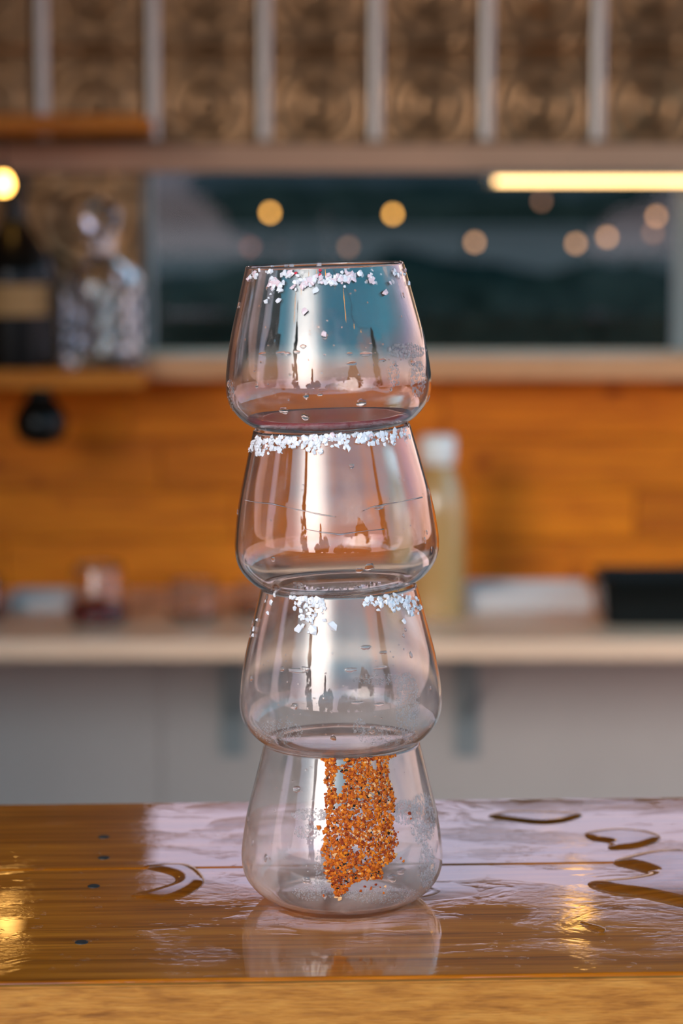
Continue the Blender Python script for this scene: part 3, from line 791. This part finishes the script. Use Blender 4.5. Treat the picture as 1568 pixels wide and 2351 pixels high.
for s_ in (-1, 1):
    bm = bmesh.new(); tube(bm, [Vector((s_ * w_ * .98, -.03, h * .8)), Vector((s_ * (w_ + .012), -.025, h * .82)), Vector((s_ * (w_ + .012), .025, h * .82)), Vector((s_ * w_ * .98, .03, h * .8))], .003, 6)
    bm_obj('handle', bm, 'black_metal', tub)

# ================================================================== LEFT SHELVES AND BOTTLES
Ysf = 3.35 * K - 1.13
xe = at(326, 870, Ysf).x
zs1 = at(100, 851, Ysf).z; zs0 = at(100, 892, Ysf).z
sh = tag(box('wall_shelf', -.92, xe, Ysf, YW - .012, zs0, zs1, 'shelf_wood', None, .002), 'lower wooden wall shelf at left carrying the bottles', 'shelf', 'wooden wall shelves')
zu1, zu0 = at(100, 262, Ysf).z, at(100, 300, Ysf).z
sh2 = tag(box('wall_shelf', -.92, xe + .002, Ysf, YW - .032, zu0, zu1, 'shelf_wood', None, .002), 'upper empty wooden wall shelf at left below the tin tiles', 'shelf', 'wooden wall shelves')
# dark bottle
Yd = Ysf + .10; kd = (Yd - CAM.y) / FPX
p = at(38, 840, Yd); p.z = zs1
db = tag(empty('liquor_bottle', p), 'dark round-shouldered liquor bottle with tan label on the lower shelf', 'bottle')
r = 92 * kd; hb_ = at(38, 395, Yd).z - zs1
prof = smooth_prof([(r * .93, 0), (r, .006), (r, hb_ * .42), (r * .92, hb_ * .53), (r * .6, hb_ * .65), (r * .33, hb_ * .74), (r * .28, hb_ * .82), (r * .28, hb_ * .9)], 6)
lathe('bottle_body', [(0, 0)] + prof + [(0, hb_ * .9)], 'black_metal', db, (0, 0, 0), 48)
lathe('stopper', [(0, hb_ * .9), (r * .36, hb_ * .9), (r * .38, hb_ * .93), (r * .38, hb_ * .99), (r * .3, hb_), (0, hb_)], 'black_rubber', db, (0, 0, 0), 32)
bm = bmesh.new(); ga = [[], []]
for q in range(25):
    an = R(-62 + 124 * q / 24)
    for j, zz in enumerate((hb_ * .27, hb_ * .43)): ga[j].append(bm.verts.new((sin(an) * (r + .0006), -cos(an) * (r + .0006), zz)))
for q in range(24): bm.faces.new((ga[0][q], ga[0][q + 1], ga[1][q + 1], ga[1][q]))
bm_obj('label', bm, 'paper_label', db, None, True)
# cut-glass decanter with facets
Yk = Ysf + .09; kk = (Yk - CAM.y) / FPX
p = at(238, 840, Yk); p.z = zs1
dc = tag(empty('crystal_decanter', p), 'clear cut-glass decanter with ball stopper at the shelf end', 'decanter')
r = 93 * kk; hh = at(238, 490, Yk).z - zs1
bm = bmesh.new(); seg = 24; levels = []
shape = [(.0, .9), (.02, .97), (.08, 1), (.16, 1), (.24, 1), (.32, 1), (.40, 1), (.48, 1), (.55, .97), (.61, .86), (.66, .62), (.70, .38), (.74, .30), (.82, .30), (.84, .40), (.855, .40)]
for li, (z, f) in enumerate(shape):
    cut = .045 if 2 <= li <= 7 else 0
    levels.append([bm.verts.new((r * (f - cut * ((q + li) % 2)) * cos(2 * pi * q / seg), r * (f - cut * ((q + li) % 2)) * sin(2 * pi * q / seg), z * hh)) for q in range(seg)])
inner = [(.855, .24), (.70, .24), (.63, .55), (.55, .82), (.10, .82)]
for z, f in inner: levels.append([bm.verts.new((r * f * cos(2 * pi * q / seg), r * f * sin(2 * pi * q / seg), z * hh)) for q in range(seg)])
for A, B in zip(levels, levels[1:]):
    for q in range(seg):
        j = (q + 1) % seg
        bm.faces.new((A[q], A[j], B[j])); bm.faces.new((A[q], B[j], B[q]))
bm.faces.new(levels[0][::-1]); bm.faces.new(levels[-1])
bmesh.ops.recalc_face_normals(bm, faces=bm.faces[:])
bm_obj('decanter_body', bm, 'crystal', dc)
bm = bmesh.new(); bmesh.ops.create_icosphere(bm, subdivisions=2, radius=r * .46)
for v in bm.verts: v.co.z = v.co.z * 1.05 + hh * .93 + .008
tube(bm, [Vector((0, 0, hh * .76)), Vector((0, 0, hh * .87))], r * .2, 10)
bm_obj('stopper', bm, 'crystal', dc)
# black hanging lamp under the shelf
Yh = Ysf + .05; kh = (Yh - CAM.y) / FPX
p = at(92, 892, Yh); p.z = zs0
hl = tag(empty('hanging_lamp', p), 'black bulb-shaped lamp hanging under the lower shelf', 'lamp')
prof = smooth_prof([(0, -136), (28, -134), (54, -114), (61, -82), (50, -50), (33, -30), (28, -18), (29, 0)], 5)
lathe('lamp_body', [(a * kh, b_ * kh) for a, b_ in prof] + [(0, 0)], 'black_metal', hl, (0, 0, -.0), 40)
lathe('lamp_collar', [(26 * kh, -22 * kh), (32 * kh, -22 * kh), (32 * kh, -14 * kh), (26 * kh, -14 * kh)], 'black_rubber', hl, (0, 0, 0), 32)

# ================================================================== LAMPS
# LED tube under the header
Yl = YW - .075
a, b_ = at(1136, 416, Yl), at(2300, 416, Yl)
led = tag(empty('led_tube', a), 'glowing warm white light tube under the window header at right', 'lamp')
bm = bmesh.new(); tube(bm, [Vector((0, 0, 0)), Vector((b_.x - a.x, 0, 0))], .0045, 10); bm_obj('tube', bm, 'led', led, None, True)
bm = bmesh.new(); bbox(bm, -.012, b_.x - a.x + .01, -.001, .04, .0045, .0105); bm_obj('mounting_rail', bm, 'frame_paint', led)
for q in (0, b_.x - a.x):
    bm = bmesh.new(); bbox(bm, q - .008 if q == 0 else q, q if q == 0 else q + .008, -.006, .006, -.006, .005); bm_obj('end_cap', bm, 'frame_paint', led)
def bulb(name, label, p, r, mtl, cord, group, cat='light bulb', real=True):
    g = tag(empty(name, p), label, cat, group)
    prof = smooth_prof([(0, -r), (r * .6, -r * .85), (r, 0), (r * .75, r * .75), (r * .4, r * 1.3)], 5)
    lathe('bulb', prof + [(0, r * 1.3)], mtl, g, (0, 0, 0), 24)
    lathe('socket', [(0, r * 1.25), (r * .5, r * 1.25), (r * .52, r * 2.3), (r * .2, r * 2.6), (0, r * 2.6)], 'black_rubber', g, (0, 0, 0), 16)
    if cord:
        bm = bmesh.new(); tube(bm, [Vector((0, 0, r * 2.5)), Vector((0, 0, cord))], .0016, 6); bm_obj('cord', bm, 'cable', g)
    return g
# warm lamp beside the dark bottle
bulb('shelf_bulb', 'glowing yellow bulb between the shelves at the left edge', at(8, 424, Ysf + .03), .013, 'bulb_lamp', zu0 - at(8, 424, Ysf + .03).z, None, 'lamp')
# pendant bulbs inside, above the frame: their glints lie on the bar top
bulb('pendant_bulb', 'bare warm pendant bulb glinting on the left of the bar', Vector((-.54, 2.75, .82)), .022, 'bulb_pendant', 1.25 - .82, 'pendant bulbs inside', 'lamp')
bulb('pendant_bulb', 'bare warm pendant bulb glinting on the right of the bar', Vector((.38, 2.75, .80)), .022, 'bulb_pendant', 1.25 - .80, 'pendant bulbs inside', 'lamp')

# ================================================================== OUTSIDE, BEHIND THE WINDOW
struct(box('ground_yard', -40, 40, YW + .15, 60, FLOOR - .2, FLOOR - .02, 'asphalt'))
def hedge(name, label, x0, x1, y0, y1, z1, mtl, seed, cat='hedge', kind=None):
    bm = bmesh.new(); nx = 60
    for (fx, j) in ((0, 0),): pass
    prof = [(y0, FLOOR - .02), (y0 - .1, FLOOR * .4 + z1 * .6), (y0 + .1, z1), (y1 - .1, z1), (y1, FLOOR - .02)]
    g = []
    for i in range(nx + 1):
        x = x0 + (x1 - x0) * i / nx; row = []
        for (yy, zz) in prof:
            dz = .22 * noise.noise((x * 1.3 + seed, yy, zz)) + .10 * noise.noise((x * 4 + seed, yy * 3, zz * 3))
            row.append(bm.verts.new((x, yy + dz, zz + (dz if zz > FLOOR else 0))))
        g.append(row)
    for A, B in zip(g, g[1:]):
        for q in range(len(prof) - 1): bm.faces.new((A[q], B[q], B[q + 1], A[q + 1]))
    bmesh.ops.recalc_face_normals(bm, faces=bm.faces[:])
    o = bm_obj(name, bm, mtl, None, None, True)
    return tag(o, label, cat)
hedge('hedge', 'dark low hedge outside, along the bottom of the window view', -5, 8, 19, 20, at(784, 625, 19.5).z, 'hedge_leaf', 1)
o = hedge('hedge', 'tall dark hedge outside behind the pale garden wall', -9, 12, 33, 34.5, at(784, 438, 34).z, 'hedge_leaf', 7)
gw = tag(empty('garden_wall', (0, 30, FLOOR)), 'pale grey garden wall outside between the two dark hedges', 'wall')
zg = at(784, 532, 30).z
for i in range(8): box('wall_panel', -8 + 2.4 * i, -8 + 2.4 * i + 2.36, 30, 30.2, FLOOR - .02, zg, 'pale_wall', gw, .01)
box('coping', -8.05, 11.25, 29.95, 30.25, zg, zg + .06, 'pale_wall', gw, .01)
bm = bmesh.new(); prev = None
for i in range(61):
    x = -45 + 1.5 * i; z = 1.6 + .7 * noise.noise((x * .08, 3, 0)) + .25 * noise.noise((x * .4, 1, 0))
    row = [bm.verts.new((x, 50, FLOOR - .1)), bm.verts.new((x, 54, z * .6)), bm.verts.new((x, 60, z)), bm.verts.new((x, 64, FLOOR - .1))]
    if prev:
        for q in range(3): bm.faces.new((prev[q], row[q], row[q + 1], prev[q + 1]))
    prev = row
bmesh.ops.recalc_face_normals(bm, faces=bm.faces[:])
struct(bm_obj('ground_hill', bm, 'hill', None, None, True))
# string lights in the yard: each bulb hangs on its own drop from a cable
YS = 11.0
spec = [(620, 489, 'bulb_bright', 'bright orange string bulb outside, above the left rim of the topmost glass'),
        (902, 492, 'bulb_bright', 'bright orange string bulb outside, above the right rim of the topmost glass'),
        (575, 568, 'bulb_red', 'dim reddish string bulb outside, just left of the topmost glass rim'),
        (800, 568, 'bulb_dim', 'dim string bulb outside, just over the middle of the topmost glass'),
        (1090, 557, 'bulb_mid', 'string bulb outside to the right of the topmost glass, alone'),
        (1243, 462, 'bulb_dim', 'dim string bulb outside, just under the light tube'),
        (1322, 560, 'bulb_mid', 'left one of the neighbouring string bulbs outside at right'),
        (1394, 545, 'bulb_mid', 'second of the neighbouring string bulbs outside at right'),
        (1507, 497, 'bulb_mid', 'upper one of two overlapping string bulbs at far right'),
        (1499, 535, 'bulb_dim', 'lower dim one of two overlapping string bulbs at far right')]
cabs = {0: [], 1: []}
for i, (px, py, mtl, lab) in enumerate(spec):
    up = py < 515; Y = YS + (.25 if up else 0)
    p = at(px, py, Y); bulb('string_bulb', lab, p, .0135, mtl, None, 'string light bulbs in the yard')
    cabs[0 if up else 1].append(p + Vector((0, 0, .035)))
for q in (0, 1):
    pts = sorted(cabs[q], key=lambda v: v.x); x0_, x1_ = pts[0].x - .9, pts[-1].x + .9
    pts = [Vector((x0_, pts[0].y, pts[0].z + .12))] + pts + [Vector((x1_, pts[0].y, pts[-1].z + .12))]
    bm = bmesh.new(); tube(bm, pts, .003, 5)
    tag(bm_obj('light_cable', bm, 'cable'), ['upper', 'lower'][q] + ' thin black cable of the string lights outside', 'cable')

# ================================================================== BEHIND THE CAMERA (mirrored in the glasses)
struct(box('ground_patio', -40, 40, -60, -.10, FLOOR - .2, FLOOR - .02, 'patio'))
def tree(label, x, y, h, rad, seed, conic, group='dark trees of the terrace'):
    g = tag(empty('tree', (x, y, FLOOR - .02)), label, 'tree', group); rnd = random.Random(seed)
    bm = bmesh.new(); tube(bm, [Vector((0, 0, 0)), Vector((.05, 0, h * .3)), Vector((0, 0, h * .6))], [.16, .12, .06], 8); bm_obj('trunk', bm, 'bark', g)
    bm = bmesh.new()
    for i in range(60):
        t_ = rnd.random(); zz = h * (.22 + .78 * t_)
        rr = rad * ((1 - t_) * .95 + .08 if conic else math.sqrt(max(0, 1 - (2 * t_ - 1) ** 2)) * .8 + .1)
        an = rnd.uniform(0, 6.28); q = math.sqrt(rnd.random()) * rr
        bl = bmesh.ops.create_icosphere(bm, subdivisions=1, radius=rad * rnd.uniform(.18, .36), matrix=Matrix.Translation((q * cos(an), q * sin(an), zz)))
        for v in bl['verts']: v.co += Vector((rnd.uniform(-1, 1), rnd.uniform(-1, 1), rnd.uniform(-1.5, 1.5))) * rad * .09
    bm_obj('crown', bm, 'tree_leaf', g)
tree('tall narrow dark tree across the terrace, mirrored left in the glasses', -9.5, -12, 7.5, 1.2, 1, True)
tree('slim pointed dark tree across the terrace, mirrored in the bright sky glow', -5.5, -17, 4.6, .8, 2, True)
tree('broad dark tree across the terrace, mirrored right in the glasses', 8.5, -15, 5.0, 2.6, 3, False)
tree('round dark tree far left of the terrace, mirrored at the glass edges', -13, -5, 6.0, 2.6, 4, False)
tree('low round dark tree straight across the terrace', 1.5, -20, 3.0, 1.6, 5, False)
tree('pointed dark tree far right of the terrace', 11, -7, 6.5, 1.4, 6, True)
for i in range(7):
    x = -21 + 7 * i
    tree(['dark bushy tree in the row closing the terrace, ' + w for w in ('far left', 'second from the left', 'third from the left', 'in the middle', 'third from the right', 'second from the right', 'far right')][i], x, -30 - (i % 2) * 6, 3.3 + .5 * (i % 3), 2.6, 20 + i, False, 'row of trees closing the terrace')
# string lights over the terrace
pts = []
for i in range(9):
    x = -2.4 + .6 * i; z = 1.75 - .10 * (1 - ((i - 4) / 4.0) ** 2)
    pts.append(Vector((x, -2.6, z + .07)))
    bulb('terrace_bulb', 'warm terrace string bulb, ' + ('leftmost', 'second from the left', 'third from the left', 'fourth from the left', 'middle one', 'fourth from the right', 'third from the right', 'second from the right', 'rightmost')[i] + ' on its cable', Vector((x, -2.6, z)), .025, 'bulb_bright', None, 'terrace string light bulbs')
bm = bmesh.new(); tube(bm, [pts[0] + Vector((-1.2, 0, .3))] + pts + [pts[-1] + Vector((1.2, 0, .3))], .004, 5)
tag(bm_obj('light_cable', bm, 'cable'), 'black cable of the string lights over the terrace', 'cable')
